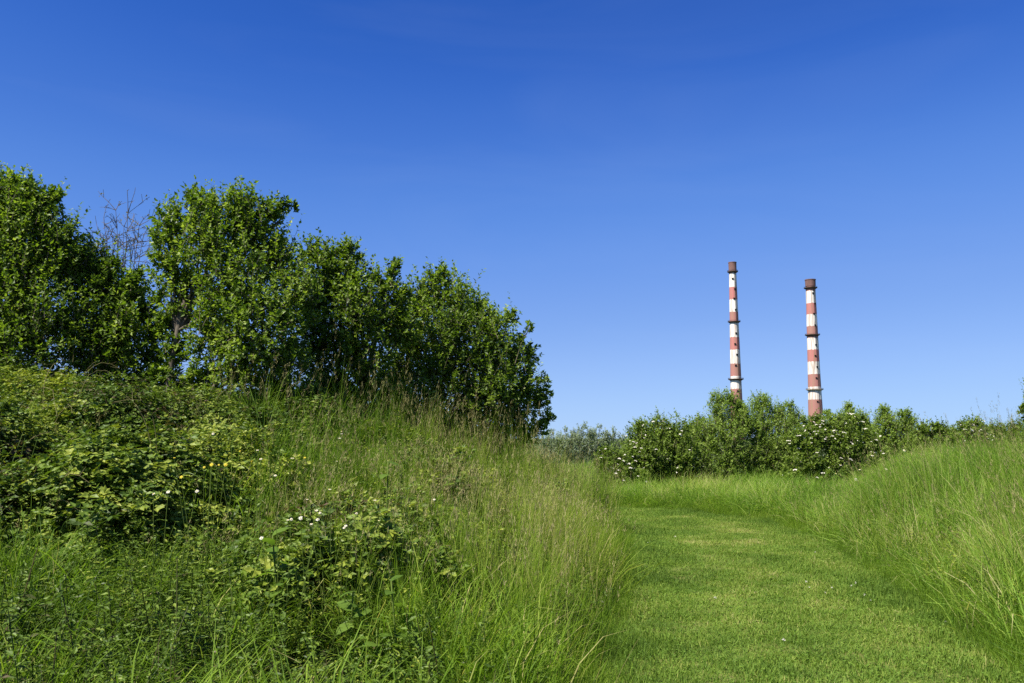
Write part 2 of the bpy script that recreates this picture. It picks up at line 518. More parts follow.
# ------------------------------------------------------------------ trees and shrubs
def leaves(acc, pos, axis, nrm, L, Wd, tint, fold=.18):
    """kite-shaped leaves folded along the midrib: five points, four faces each"""
    axis = unit(axis)
    nrm = unit(nrm - axis * (nrm * axis).sum(-1, keepdims=True))
    side = np.cross(nrm, axis)
    L = L[:, None]; Wd = Wd[:, None]
    B = pos
    mid = pos + axis * L * .45 - nrm * Wd * fold
    T = pos + axis * L - nrm * L * .12
    Lf = pos + axis * L * .42 + side * Wd * .5
    Rt = pos + axis * L * .42 - side * Wd * .5
    V = np.stack([B, mid, T, Lf, Rt], 1).reshape(-1, 3)
    k = np.arange(len(pos))[:, None] * 5
    f = np.concatenate([k + np.array(t) for t in ((0, 1, 3), (3, 1, 2), (0, 4, 1), (4, 2, 1))], 1).reshape(-1, 3)
    acc.add(V, None, f, np.repeat(tint, 4))

def shrub(name, label, cat, Y0, blobs, base_px, leaf=(.065, .040), depth=1.5, mat='willow_leaf', group=None, seed=0, limb_r=.05,
          sprout=.5, bloom=0, depth_k=1.0, base_drop=0.0, hue=0.0, sparse=1.0):
    """blobs: (px, py, radius px, metres nearer(-) or farther(+)): clumps of the crown, placed at their own depth in the world"""
    r = np.random.default_rng(seed + 100)
    bx = float(U(base_px, 438, Y0)[0])
    bz = hz(bx, Y0) - .05 - base_drop
    root = thing(name, label, cat, (bx, Y0, bz), group)
    org = np.array([bx, Y0, bz])
    cl = []
    for b in blobs:
        c = U(b[0], b[1], Y0 + b[3]); rad = b[2] * (Y0 + b[3]) / F
        cl.append((c - org, rad))
    zmax = max(c[2] + rr for c, rr in cl)
    fol, tw, wood = Acc(), Acc(), Acc()
    # trunk: three or four stems from the stool, limbs to every clump
    stems = []
    nst = 3
    for k in range(nst):
        i = r.integers(len(cl))
        top = cl[i][0] * np.array([.55, .55, .6])
        p0 = np.array([r.normal(0, .1), r.normal(0, .1), 0])
        m = (p0 + top) / 2 + r.normal(0, .08, 3)
        stems.append((p0, m, top))
        t = np.linspace(0, 1, 6)[:, None]
        P = (1 - t) ** 2 * p0 + 2 * t * (1 - t) * m + t * t * top
        tube(wood, P, np.linspace(limb_r, limb_r * .6, 6), 7)
    trunk = link('trunk', wood.mesh('trunk', M['bark'], True), root)
    limbs_done = 0
    for c, rad in cl:
        s = min(stems, key=lambda q: np.linalg.norm(q[2] - c))
        p0 = s[1] * .4 + s[2] * .6 if np.linalg.norm(s[2]) > .1 else s[2]
        m = (p0 + c) / 2 + np.array([0, 0, -.12]) * np.linalg.norm(c - p0) + r.normal(0, .06, 3)
        t = np.linspace(0, 1, 5)[:, None]
        P = (1 - t) ** 2 * p0 + 2 * t * (1 - t) * m + t * t * c
        a = Acc(); tube(a, P, np.linspace(limb_r * .5, limb_r * .14, 5), 5)
        link('limb', a.mesh('limb', M['bark'], True), root)
    la = leaf[0] * leaf[1] * .5 * .62
    for c, rad in cl:
        N = int(depth * 3.1 * pi * rad * rad / la)
        per = 13
        nt_ = max(6, N // per)
        d = unit(r.normal(0, 1, (nt_, 3)) + np.array([0, -.12, .25]))
        rr = rad * (1 + r.normal(0, .10, nt_))
        long = r.random(nt_) < .14 * sprout / .35
        d = np.where(long[:, None], unit(d * .55 + np.array([0, 0, .75])), d)
        rr = rr * np.where(long, r.uniform(1.1, 1.65, nt_), 1)
        ln = np.minimum(rr * .62, r.uniform(.16, .42, nt_) * (leaf[0] / .05) ** .5) * np.where(long, 1.5, 1)
        bend = unit(d + np.array([0, 0, .55]) + r.normal(0, .35, (nt_, 3)))
        end = c + d * rr[:, None] * np.array([1, depth_k, 1])
        # most twigs at the surface, a third inside
        inner = r.random(nt_) < .3
        end = np.where(inner[:, None], c + d * (rr * r.uniform(.3, .8, nt_))[:, None], end)
        st = end - bend * ln[:, None]
        # twig wood
        sd_ = unit(np.cross(bend, r.normal(0, 1, (nt_, 3))))
        s2 = np.cross(bend, sd_)
        w0 = .0035 * leaf[0] / .05
        V = np.stack([st + sd_ * w0, st - sd_ * w0 * .5 + s2 * w0, st - sd_ * w0 * .5 - s2 * w0, end], 1).reshape(-1, 3)
        k = np.arange(nt_)[:, None] * 4
        tw.add(V, None, np.concatenate([k + np.array(q) for q in ((0, 1, 3), (1, 2, 3), (2, 0, 3))], 1).reshape(-1, 3))
        # leaves along the twig
        m = per
        f = (np.arange(m)[None, :] + r.uniform(-.3, .3, (nt_, m))) / (m - 1)
        f = np.clip(.08 + .95 * f, 0, 1.0)
        pos = st[:, None, :] + (end - st)[:, None, :] * f[..., None]
        ang = np.arange(m)[None, :] * 2.4 + r.uniform(0, 6.28, (nt_, 1))
        outw = np.cos(ang)[..., None] * sd_[:, None, :] + np.sin(ang)[..., None] * s2[:, None, :]
        ax = outw * .8 + bend[:, None, :] * .7 + r.normal(0, .25, (nt_, m, 3))
        nr = np.array([0, 0, .85]) + d[:, None, :] * .35 + r.normal(0, .45, (nt_, m, 3))
        sz = r.uniform(.5, 1.3, (nt_, m)) * np.where(f > .9, .75, 1)
        keep = r.random((nt_, m)) < sparse
        tint = np.clip(.42 + hue + r.normal(0, .18, (nt_, m)) + (r.normal(0, .2, (nt_, 1))) + r.normal(0, .07) + .22 * np.clip(f - .6, 0, 1), 0, 1)
        kf = keep.ravel()
        leaves(fol, pos.reshape(-1, 3)[kf], ax.reshape(-1, 3)[kf], nr.reshape(-1, 3)[kf], (sz * leaf[0]).ravel()[kf], (sz * leaf[1]).ravel()[kf], tint.ravel()[kf])
        if bloom:
            nb = r.poisson(bloom * 2.0)
            for _ in range(nb):
                dd = unit(np.array([r.normal(0, .7), -abs(r.normal(.8, .4)), r.normal(.35, .6)]))
                q = c + dd * rad * r.uniform(.98, 1.1)
                b = link('blossom', blossom_mesh(r.integers(3)), root, loc=tuple(q))
                b.rotation_euler = (r.uniform(.3, 1.2), r.normal(0, .3), r.normal(0, .6))
                s_ = r.uniform(.7, 1.25)
                b.scale = (s_,) * 3
    o = link('twigs', tw.mesh('twigs', M['twig']), root, 'stuff')
    o = link('foliage', fol.mesh('foliage', M[mat]), root, 'stuff')
    return root

_bl = {}
def blossom_mesh(k, R=.027):
    """a head of a few five-petalled blossoms"""
    k = int(k)
    if k not in _bl:
        r = np.random.default_rng(50 + k)
        a = Acc()
        for _ in range(1 + k):
            c = np.array([r.normal(0, R * .7), r.normal(0, R * .7), r.normal(0, R * .3)]) if _ else np.zeros(3)
            for p in range(5):
                t = p / 5 * 2 * pi + r.uniform(0, 1)
                leaves(a, c[None], np.array([[cos(t), sin(t), .35]]), np.array([[0, 0, 1.]]) + r.normal(0, .2, (1, 3)), np.array([R * .8]), np.array([R * .75]), np.array([r.random()]))
        _bl[k] = a.mesh('blossom', M['petal'])
    return _bl[k]

TL = 'leafy willows along the top of the bank'
shrub('willow_tree', 'dark leafy willow at the far left edge, taller than the round bush beside it', 'tree', 10.9,
      [(-10, 218, 40, .2), (8, 190, 18, 0), (28, 188, 11, .1), (50, 200, 14, .1), (14, 205, 24, 0), (40, 212, 26, .1), (20, 245, 40, 0), (58, 248, 30, .1), (-40, 280, 60, .2), (25, 295, 45, -.1), (75, 268, 26, .2),
       (-20, 345, 50, -.1), (40, 345, 42, -.2)], 10, depth=1.35, group=TL, seed=1)
shrub('willow_tree', 'low round willow bush filling the dip under the bare twigs', 'tree', 11.3,
      [(92, 262, 20, .2), (108, 268, 12, -.1), (100, 292, 32, 0), (134, 282, 14, -.1), (128, 300, 22, .1), (85, 335, 36, -.2), (125, 335, 30, -.1), (105, 365, 34, -.2), (148, 362, 18, 0), (148, 316, 15, .1), (155, 340, 14, .1), (166, 364, 13, .1), (138, 386, 14, .1), (158, 388, 13, .1)], 110, depth=1.3, group=TL, seed=2)
shrub('willow_tree', 'tallest willow on the bank, broad topped with sky showing low through it', 'tree', 11.0,
      [(172, 228, 24, .1), (172, 262, 24, .1), (206, 212, 22, 0), (240, 208, 22, .1), (212, 245, 34, -.1), (250, 238, 32, .2), (272, 214, 16, .3), (290, 206, 7, .3), (196, 195, 9, .1),
       (186, 295, 28, .2), (235, 285, 38, -.2), (278, 262, 28, .3), (168, 325, 16, .2), (215, 335, 32, 0), (258, 330, 42, -.3), (295, 300, 30, .1), (240, 372, 30, -.2), (285, 370, 30, -.1), (195, 372, 14, 0), (174, 348, 15, .1), (165, 322, 11, .1), (160, 300, 9, .2), (176, 388, 13, .1), (194, 394, 13, .1), (168, 372, 13, .1), (152, 380, 12, .1), (210, 382, 16, 0)],
      172, depth=1.3, group=TL, seed=3)
shrub('willow_tree', 'willow with two pointed tops between the tallest willow and the round hump', 'tree', 12.0,
      [(313, 255, 16, .1), (348, 254, 15, 0), (330, 270, 22, 0), (352, 282, 26, 0), (318, 300, 30, .2), (384, 285, 17, .1), (395, 268, 9, .1), (355, 318, 34, -.2), (322, 345, 32, 0), (385, 318, 24, .2), (360, 362, 34, -.1), (325, 385, 22, -.1), (370, 392, 22, .1), (345, 398, 18, .1), (395, 398, 20, .2), (402, 300, 14, .2), (404, 330, 18, .2), (310, 398, 16, .1), (275, 392, 16, .1)],
      335, depth=1.3, group=TL, seed=4)
shrub('willow_tree', 'rounded sunny willow at the low end of the bank sloping down to the path', 'tree', 13.2,
      [(432, 288, 18, 0), (444, 276, 10, .1), (418, 310, 24, .1), (456, 308, 26, 0), (480, 315, 18, .1), (412, 345, 28, 0), (450, 345, 38, -.3), (492, 340, 28, 0), (508, 318, 9, .1),
       (512, 360, 20, .2), (530, 355, 11, .3), (400, 378, 28, .1), (440, 390, 36, -.3), (488, 385, 36, -.2), (526, 385, 19, .2), (536, 405, 12, .3), (510, 412, 26, .1), (470, 420, 28, -.1), (525, 432, 18, .2), (500, 440, 18, .1), (545, 380, 6, .3), (540, 428, 8, .3), (530, 327, 4, .2), (400, 405, 22, .2), (425, 422, 22, .1), (450, 435, 20, .1), (546, 396, 8, .3), (547, 418, 8, .3), (520, 340, 6, .2)],
      455, depth=1.3, group=TL, seed=5, hue=.06)

def bare_shrub():
    r = np.random.default_rng(5)
    Y = 11.6
    bx = float(U(118, 438, Y)[0]); bz = hz(bx, Y)
    root = thing('bare_shrub', 'nearly bare grey twiggy bush sticking up in the gap between two willows', 'shrub', (bx, Y, bz))
    org = np.array([bx, Y, bz])
    lf = Acc()
    for tx, ty in ((118, 208), (104, 222), (138, 226), (128, 215), (98, 244), (143, 240), (112, 234), (133, 246), (124, 226), (106, 240)):
        e = U(tx, ty, Y + r.normal(0, .15)) - org
        p0 = np.array([r.normal(0, .08), r.normal(0, .08), 0])
        m = np.array([e[0] * .3, e[1] * .3, e[2] * .55])
        t = np.linspace(0, 1, 12)[:, None]
        P = (1 - t) ** 2 * p0 + 2 * t * (1 - t) * m + t * t * e + np.cumsum(r.normal(0, .007, (12, 3)), 0)
        a = Acc(); tube(a, P, np.linspace(.013, .003, 12), 5)
        for k in range(4, 12):
            for _ in range(3):
                d = unit(np.array([r.normal(0, .8), r.normal(0, .6), abs(r.normal(.6, .3))]))
                ln = r.uniform(.12, .34)
                q = P[k] + d * ln
                tube(a, [P[k], (P[k] + q) / 2 + r.normal(0, .012, 3), q], [.0048, .0036, .0025], 4)
                for f in (.5, .8, 1.0):
                    d2 = unit(d + r.normal(0, .6, 3)); s = P[k] + d * ln * f
                    tube(a, [s, s + d2 * r.uniform(.05, .12)], [.0035, .0025], 3)
                if r.random() < .4:
                    n = 4
                    leaves(lf, np.repeat(q[None], n, 0) + r.normal(0, .02, (n, 3)), r.normal(0, 1, (n, 3)), np.array([[0, -.3, 1.]] * n) + r.normal(0, .4, (n, 3)), np.full(n, .035), np.full(n, .022), r.random(n))
        link('branch', a.mesh('branch', M['twig']), root)
    link('foliage', lf.mesh('foliage', M['brown_leaf']), root, 'stuff')
bare_shrub()

# scrub and roses beyond the bend of the path
HG = 'bushes of the hedge beyond the path'
LF2 = (.068, .045)
shrub('rose_bush', 'small low rose bush with white blossoms at the bend of the path', 'rose bush', 23.0,
      [(606, 458, 11, 0), (620, 462, 12, .1), (608, 474, 12, -.1), (626, 477, 12, 0), (600, 465, 7, 0), (640, 480, 10, .1)], 615, leaf=LF2, mat='rose_leaf', bloom=2.2, seed=11, group=HG, limb_r=.03)
shrub('rose_bush', 'large domed rose bush dotted with white blossoms beside the small rose bush', 'rose bush', 24.0,
      [(640, 438, 15, 0), (658, 434, 16, .1), (676, 438, 16, .1), (632, 455, 13, -.1), (652, 455, 20, -.3), (678, 460, 18, -.1), (645, 472, 15, -.1), (668, 475, 16, -.2), (690, 470, 14, .2), (640, 426, 5, 0)],
      658, leaf=LF2, mat='rose_leaf', bloom=3.0, seed=12, group=HG, limb_r=.04)
shrub('elder_shrub', 'dark narrow shrub top rising between the large rose bush and the willow scrub', 'shrub', 26.0,
      [(692, 432, 10, 0), (700, 424, 7, 0), (690, 448, 14, 0), (706, 444, 13, 0), (712, 430, 6, 0), (698, 465, 16, 0)], 698, leaf=LF2, mat='willow_leaf', seed=13, group=HG, limb_r=.03)
shrub('willow_scrub', 'feathery pale green willow scrub in front of the thinner chimney', 'shrub', 24.5,
      [(718, 404, 10, 0), (730, 402, 9, 0), (742, 412, 9, .1), (750, 428, 12, 0), (722, 425, 16, 0), (740, 425, 14, 0), (705, 442, 18, .1), (730, 448, 20, -.2), (700, 468, 16, -.1), (728, 472, 18, -.2), (748, 462, 18, 0), (738, 408, 6, .2), (714, 397, 4, 0)],
      725, leaf=(.075, .034), mat='scrub_leaf', seed=14, group=HG, sprout=.9, depth=1.15, limb_r=.035)
shrub('willow_scrub', 'broad willow scrub with three ragged tips between the two chimneys', 'shrub', 25.0,
      [(760, 410, 12, 0), (764, 401, 6, 0), (778, 416, 12, .1), (794, 420, 11, .1), (762, 434, 17, -.1), (785, 438, 18, -.1), (770, 458, 20, -.3), (752, 470, 16, -.1), (792, 462, 18, -.1), (780, 478, 16, -.2), (790, 406, 5, .1), (806, 424, 7, .1)],
      775, leaf=(.075, .034), mat='scrub_leaf', seed=15, group=HG, sprout=.9, depth=1.15, limb_r=.035, hue=-.05)
shrub('rose_bush', 'rose bush with pale flower sprays below the willow scrub tips', 'rose bush', 23.4,
      [(798, 442, 12, 0), (806, 432, 8, .1), (814, 440, 10, 0), (808, 456, 14, 0), (796, 468, 13, -.1), (820, 472, 12, 0), (786, 478, 10, 0)], 804, leaf=LF2, mat='rose_leaf', bloom=3.0, seed=16, group=HG, limb_r=.03)
shrub('rose_bush', 'bright white flowered rose bush standing in front of the stouter chimney', 'rose bush', 23.6,
      [(818, 424, 9, .1), (824, 432, 12, 0), (836, 426, 12, 0), (850, 424, 11, .1), (828, 442, 12, -.1), (846, 444, 16, -.2), (866, 440, 13, 0), (838, 462, 16, -.1), (860, 460, 16, -.1), (815, 430, 7, .2), (880, 455, 12, 0), (880, 470, 10, 0)],
      846, leaf=LF2, mat='rose_leaf', bloom=3.2, seed=17, group=HG, limb_r=.04)
shrub('willow_scrub', 'upright willow scrub with a pointed tip just past the stouter chimney', 'shrub', 26.0,
      [(848, 410, 6, 0), (850, 419, 9, 0), (862, 422, 9, .1), (828, 415, 5, 0), (846, 434, 14, .2), (868, 432, 10, .2)], 850, leaf=(.075, .034), mat='scrub_leaf', seed=18, group=HG, sprout=.9, limb_r=.03)
shrub('willow_scrub', 'twin tipped willow scrub on the sloping part of the hedge', 'shrub', 25.5,
      [(884, 412, 6, 0), (886, 424, 12, 0), (904, 416, 7, 0), (908, 426, 10, 0), (896, 438, 15, -.1), (878, 440, 12, 0), (915, 442, 12, 0), (890, 455, 14, 0)], 894, leaf=(.07, .036), mat='scrub_leaf', seed=19, group=HG, sprout=.7, limb_r=.03)
shrub('hawthorn_bush', 'dense low dark bush between the twin tipped scrub and the last rose bush', 'shrub', 24.5,
      [(924, 432, 9, 0), (936, 430, 8, 0), (930, 443, 12, 0), (945, 436, 10, 0), (954, 436, 9, .1), (912, 450, 12, 0), (945, 452, 11, 0)], 930, leaf=LF2, mat='rose_leaf', seed=20, group=HG, limb_r=.03, depth=1.7)
shrub('rose_bush', 'last rose bush with a white flowered crown standing above the long grass', 'rose bush', 22.0,
      [(965, 428, 8, 0), (976, 427, 9, 0), (970, 438, 12, 0), (986, 440, 9, 0), (955, 442, 9, 0)], 972, leaf=LF2, mat='rose_leaf', bloom=2.0, seed=21, group=HG, limb_r=.03)
shrub('hawthorn_bush', 'flat topped dark bush at the right hand end of the hedge', 'shrub', 24.0,
      [(990, 434, 9, .1), (1000, 433, 9, 0), (1016, 432, 10, 0), (1034, 434, 12, 0), (1008, 446, 12, 0), (1030, 450, 14, 0), (988, 448, 10, 0), (1055, 434, 16, 0)], 1012, leaf=LF2, mat='rose_leaf', seed=22, group=HG, limb_r=.03, depth=1.7)
shrub('hawthorn_tree', 'tree mostly outside the frame, leafy branch tips poking in above the hedge', 'tree', 24.0,
      [(1022, 410, 5, 0), (1030, 405, 8, 0), (1046, 400, 18, 0), (1028, 418, 5, 0), (1070, 385, 30, 0), (1085, 420, 28, 0)], 1062, leaf=LF2, mat='willow_leaf', seed=23, limb_r=.05, sprout=.8)
# pale far willows in the gap at the end of the bank
for k, (px, top, lab) in enumerate(((552, 441, 'low pale willow peeping out beneath the rounded sunny willow'), (566, 439, 'faint pale willow nearest the end of the bank'),
                                    (583, 434, 'tallest pale grey green willow far off in the gap'), (599, 436, 'pale willow just behind the small rose bush'), (614, 440, 'pale willow mostly hidden behind the small rose bush'))):
    shrub('pale_willow', lab, 'tree', 40.0 + k * .7, [(px, top - 7, 4, 0), (px - 3, top, 6, 0), (px - 9, top + 3, 6, 0), (px + 8, top + 1, 6, 0), (px - 6, top + 7, 7, 0), (px + 6, top + 6, 6, 0), (px, top + 12, 9, 0), (px + 6, top + 20, 11, 0), (px - 6, top + 20, 11, 0), (px, top + 32, 12, 0)],
          px, leaf=(.11, .05), mat='pale_leaf', seed=30 + k, group='pale willows far beyond the bend', limb_r=.03, depth=.42, sprout=2.0)

# ------------------------------------------------------------------ grass, brambles and undergrowth (scattered)
def blades(acc, base, ang, lean, length, width, curve, tint, seg=3, twist=None):
    """tapering curved grass blades, all arrays"""
    n = len(base)
    d = np.stack([np.cos(ang), np.sin(ang), np.zeros(n)], -1)
    w = np.stack([-np.sin(ang), np.cos(ang), np.zeros(n)], -1)
    if twist is not None:
        w = w * np.cos(twist)[:, None] + d * np.sin(twist)[:, None]
    t = np.linspace(0, 1, seg + 1)
    P = []
    pos = base.copy(); a = lean.copy()
    P.append(pos.copy())
    for s in range(seg):
        pos = pos + (d * np.sin(a)[:, None] + np.array([0, 0, 1.]) * np.cos(a)[:, None]) * (length / seg)[:, None]
        a = a + curve / seg * (1 + s)
        P.append(pos.copy())
    wd = [1, .95, .7, .45, .3][:seg] if seg <= 5 else None
    V = []
    for s in range(seg):
        V.append(P[s] - w * (width * wd[s] / 2)[:, None]); V.append(P[s] + w * (width * wd[s] / 2)[:, None])
    V.append(P[seg])
    V = np.stack(V, 1)
    m = V.shape[1]
    k = np.arange(n)[:, None] * m
    Q = np.concatenate([k + np.array([2 * s, 2 * s + 1, 2 * s + 3, 2 * s + 2]) for s in range(seg - 1)], 1).reshape(-1, 4) if seg > 1 else None
    T = k + np.array([2 * seg - 2, 2 * seg - 1, 2 * seg])
    V = V.reshape(-1, 3)
    acc.add(V, Q, T, 0)
    if Q is not None:
        acc.tq[-1] = np.repeat(tint, seg - 1)
    acc.tt[-1] = tint
    return P[-1]

def proto(name, me):
    o = bpy.data.objects.new(name, me)
    return o

def lush_tuft(seed, n=32, hmin=.30, hmax=.85, R=.11, wid=(.004, .011), curve=(.5, 1.9), drybias=0.0, mat='grass'):
    r = np.random.default_rng(seed)
    a = Acc()
    base = np.stack([r.normal(0, R * .6, n), r.normal(0, R * .6, n), np.full(n, -.03)], -1)
    ang = np.arctan2(base[:, 1], base[:, 0]) + r.normal(0, .8, n)
    blades(a, base, ang, r.uniform(.02, .38, n), r.uniform(hmin, hmax, n), r.uniform(*wid, n), r.uniform(*curve, n) * r.random(n) ** .5,
           np.where(r.random(n) < .04, 1.35, np.clip(.5 + r.normal(0, .28, n) + drybias, 0, 1)), 4, r.normal(0, .6, n))
    return a.mesh('grass_tuft', M[mat])

def tangle_tuft(seed, n=52, R=.16, mat='grass'):
    r = np.random.default_rng(seed)
    a = Acc()
    base = np.stack([r.normal(0, R * .6, n), r.normal(0, R * .6, n), np.full(n, -.03)], -1)
    blades(a, base, r.uniform(0, 6.28, n), r.uniform(.05, .8, n), r.uniform(.22, .55, n), r.uniform(.0028, .0058, n), r.uniform(.4, 3.0, n), np.where(r.random(n) < .07, 1.35, np.clip(r.normal(.5, .28, n), 0, 1)), 4, r.normal(0, .8, n))
    return a.mesh('tangle_tuft', M[mat])

def upright_tuft(seed, n=44, R=.12):
    """fine upright stems, pale at the tips, a few carrying thin heads"""
    r = np.random.default_rng(seed)
    a = Acc()
    base = np.stack([r.normal(0, R * .6, n), r.normal(0, R * .6, n), np.full(n, -.03)], -1)
    h = r.uniform(.40, .92, n)
    tips = blades(a, base, r.uniform(0, 6.28, n), r.uniform(.0, .20, n), h, r.uniform(.0025, .0055, n), r.uniform(.05, .7, n) * r.random(n), np.where(r.random(n) < .07, 1.3, np.clip(r.normal(.6, .22, n), 0, 1)), 4, r.normal(0, .7, n))
    nq, nt_ = sum(map(len, a.Q)), sum(map(len, a.T))
    b = Acc()
    for tp in tips[(h > .68)][:4]:
        k = 8
        f = r.uniform(0, 1, k)
        pb = np.array(tp)[None] + np.stack([r.normal(0, .004, k), r.normal(0, .004, k), -f * .11], -1)
        blades(b, pb, r.uniform(0, 6.28, k), r.uniform(.1, .6, k), r.uniform(.02, .04, k), np.full(k, .0032), np.full(k, .3), np.clip(r.normal(.7, .25, k), 0, 1), 2)
    off = a.n
    a.V.extend(b.V)
    Q = np.concatenate(a.Q + [q + off for q in b.Q]); T = np.concatenate(a.T + [q + off for q in b.T])
    nbq, nbt = sum(map(len, b.Q)), sum(map(len, b.T))
    me = mesh_from('upright_tuft', np.concatenate(a.V), Q, T, {'tint': np.concatenate(a.tq + b.tq + a.tt + b.tt)}, False, (M['grass'], M['seed']))
    me.polygons.foreach_set('material_index', np.concatenate([np.zeros(nq), np.ones(nbq), np.zeros(nt_), np.ones(nbt)]).astype(np.int32))
    return me

def flower_tuft(seed, n=9, h=(.65, 1.05), R=.09):
    """fine stems with loose panicles above a few leaves; two materials in one mesh"""
    r = np.random.default_rng(seed)
    a = Acc()
    m = 16
    base = np.stack([r.normal(0, R * .6, m), r.normal(0, R * .6, m), np.full(m, -.03)], -1)
    blades(a, base, r.uniform(0, 6.28, m), r.uniform(.02, .3, m), r.uniform(.35, .7, m), r.uniform(.003, .006, m), r.uniform(.2, 1.4, m), np.clip(r.normal(.5, .25, m), 0, 1), 4, r.normal(0, .6, m))
    base = np.stack([r.normal(0, R, n), r.normal(0, R, n), np.full(n, -.03)], -1)
    ang = r.uniform(0, 6.28, n)
    tips = blades(a, base, ang, r.uniform(0, .16, n), r.uniform(*h, n), np.full(n, .0035), r.uniform(.05, .4, n), np.clip(r.normal(.75, .2, n), 0, 1), 4)
    nq, nt_ = sum(map(len, a.Q)), sum(map(len, a.T))
    b = Acc()
    for tpt, an in zip(tips, ang):
        k = 15
        f = r.uniform(0, 1, k)
        H = r.uniform(.10, .18)
        pb = np.array(tpt)[None] + np.stack([r.normal(0, .008, k), r.normal(0, .008, k), -f * H], -1)
        blades(b, pb, r.uniform(0, 6.28, k), r.uniform(.25, 1.0, k), r.uniform(.02, .05, k) * (.5 + f * .8), np.full(k, .0034), np.full(k, .4), np.clip(r.normal(.5, .25, k), 0, 1), 2)
    off = a.n
    for lst, src in ((a.V, b.V),):
        lst.extend(src)
    nbq, nbt = sum(map(len, b.Q)), sum(map(len, b.T))
    Q = np.concatenate(a.Q + [q + off for q in b.Q]); T = np.concatenate(a.T + [q + off for q in b.T])
    tint = np.concatenate(a.tq + b.tq + a.tt + b.tt)
    me = mesh_from('flowering_tuft', np.concatenate(a.V), Q, T, {'tint': tint}, False, (M['grass'], M['seed']))
    idx = np.concatenate([np.zeros(nq), np.ones(nbq), np.zeros(nt_), np.ones(nbt)]).astype(np.int32)
    me.polygons.foreach_set('material_index', idx)
    return me

def mown_patch(seed, n=130, R=.17, h=(.025, .065)):
    r = np.random.default_rng(seed)
    a = Acc()
    base = np.stack([r.uniform(-R, R, n), r.uniform(-R, R, n), np.full(n, -.008)], -1)
    blades(a, base, r.uniform(0, 6.28, n), r.uniform(.2, 1.25, n), r.uniform(*h, n), r.uniform(.003, .0065, n), r.uniform(-.2, .9, n), np.clip(r.normal(.45, .3, n), 0, 1), 2, r.normal(0, .6, n))
    # clover and plantain leaves
    k = 9
    pos = np.stack([r.uniform(-R, R, k), r.uniform(-R, R, k), r.uniform(.01, .03, k)], -1)
    leaves(a, pos, np.stack([r.normal(0, 1, k), r.normal(0, 1, k), np.full(k, .15)], -1), np.array([[0, 0, 1.]] * k) + r.normal(0, .25, (k, 3)), np.full(k, .022), np.full(k, .017), np.clip(r.normal(.3, .15, k), 0, 1))
    return a.mesh('mown_patch', M['mown'])

def bramble_spray(seed, canes=4, H=.5, lo=.030, hi=.060, asp=.72, fold=.18):
    r = np.random.default_rng(seed)
    a = Acc()
    P_, A_, N_, L_, W_, T_ = [], [], [], [], [], []
    for c in range(canes):
        an = r.uniform(0, 6.28); reach = r.uniform(.25, .6); hh = H * r.uniform(.6, 1.15)
        t = np.linspace(0, 1, 9)
        d = np.array([cos(an), sin(an), 0])
        P = d[None] * (t * reach)[:, None] + np.array([0, 0, 1.])[None] * (hh * np.sin(t * 2.2) / 1.0)[:, None] + np.cumsum(r.normal(0, .012, (9, 3)), 0)
        tube(a, P, np.linspace(.005, .002, 9), 3, .1, False)
        for k in range(1, 9):
            for rep in range(4):
                q = P[k] + r.normal(0, .055, 3) * np.array([1, 1, .6])
                st = unit(np.array([r.normal(0, 1), r.normal(0, 1), r.uniform(.0, .5)]))
                ctr = q + st * r.uniform(.03, .07)
                s0 = r.uniform(lo, hi)
                tn = float(np.clip(r.normal(.5, .2), 0, 1))
                for dk in (-1.1, 0, 1.1):
                    side = np.array([-st[1], st[0], 0])
                    P_.append(ctr); A_.append(st * cos(dk) + side * sin(dk) + r.normal(0, .08, 3))
                    N_.append(np.array([0, -.15, 1.]) + r.normal(0, .65, 3)); L_.append(s0); W_.append(s0 * asp); T_.append(np.clip(tn + r.normal(0, .06), 0, 1))
    leaves(a, np.array(P_), np.array(A_), np.array(N_), np.array(L_), np.array(W_), np.array(T_))
    return a.mesh('bramble_spray', M['bramble'])

def nettle_spray(seed, stems=5, H=.7):
    """upright stems with pairs of pointed leaves"""
    r = np.random.default_rng(seed)
    a = Acc()
    P_, A_, N_, L_, W_, T_ = [], [], [], [], [], []
    asp = r.uniform(.3, .6)
    for c in range(stems):
        p = np.array([r.normal(0, .10), r.normal(0, .10), 0.0])
        d = unit(np.array([r.normal(0, .18), r.normal(0, .18), 1]))
        hh = H * r.uniform(.55, 1.2)
        tn = r.normal(.5, .12)
        for k in range(11):
            q = p + d * hh * (k + 1) / 11
            for sg in (0, pi):
                an = k * 1.57 + sg + r.normal(0, .2)
                P_.append(q); A_.append(np.array([cos(an), sin(an), r.uniform(-.35, .35)])); N_.append(np.array([0, -.1, 1.]) + r.normal(0, .3, 3))
                l = r.uniform(.04, .075) * (1.25 - .75 * k / 11); L_.append(l); W_.append(l * asp); T_.append(np.clip(tn + r.normal(0, .12) + .25 * k / 11, 0, 1))
        tube(a, [p, p + d * hh * .5, p + d * hh], [.0035, .003, .002], 4, .15, False)
    leaves(a, np.array(P_), np.array(A_), np.array(N_), np.array(L_), np.array(W_), np.array(T_))
    return a.mesh('nettle_spray', M['bramble'])

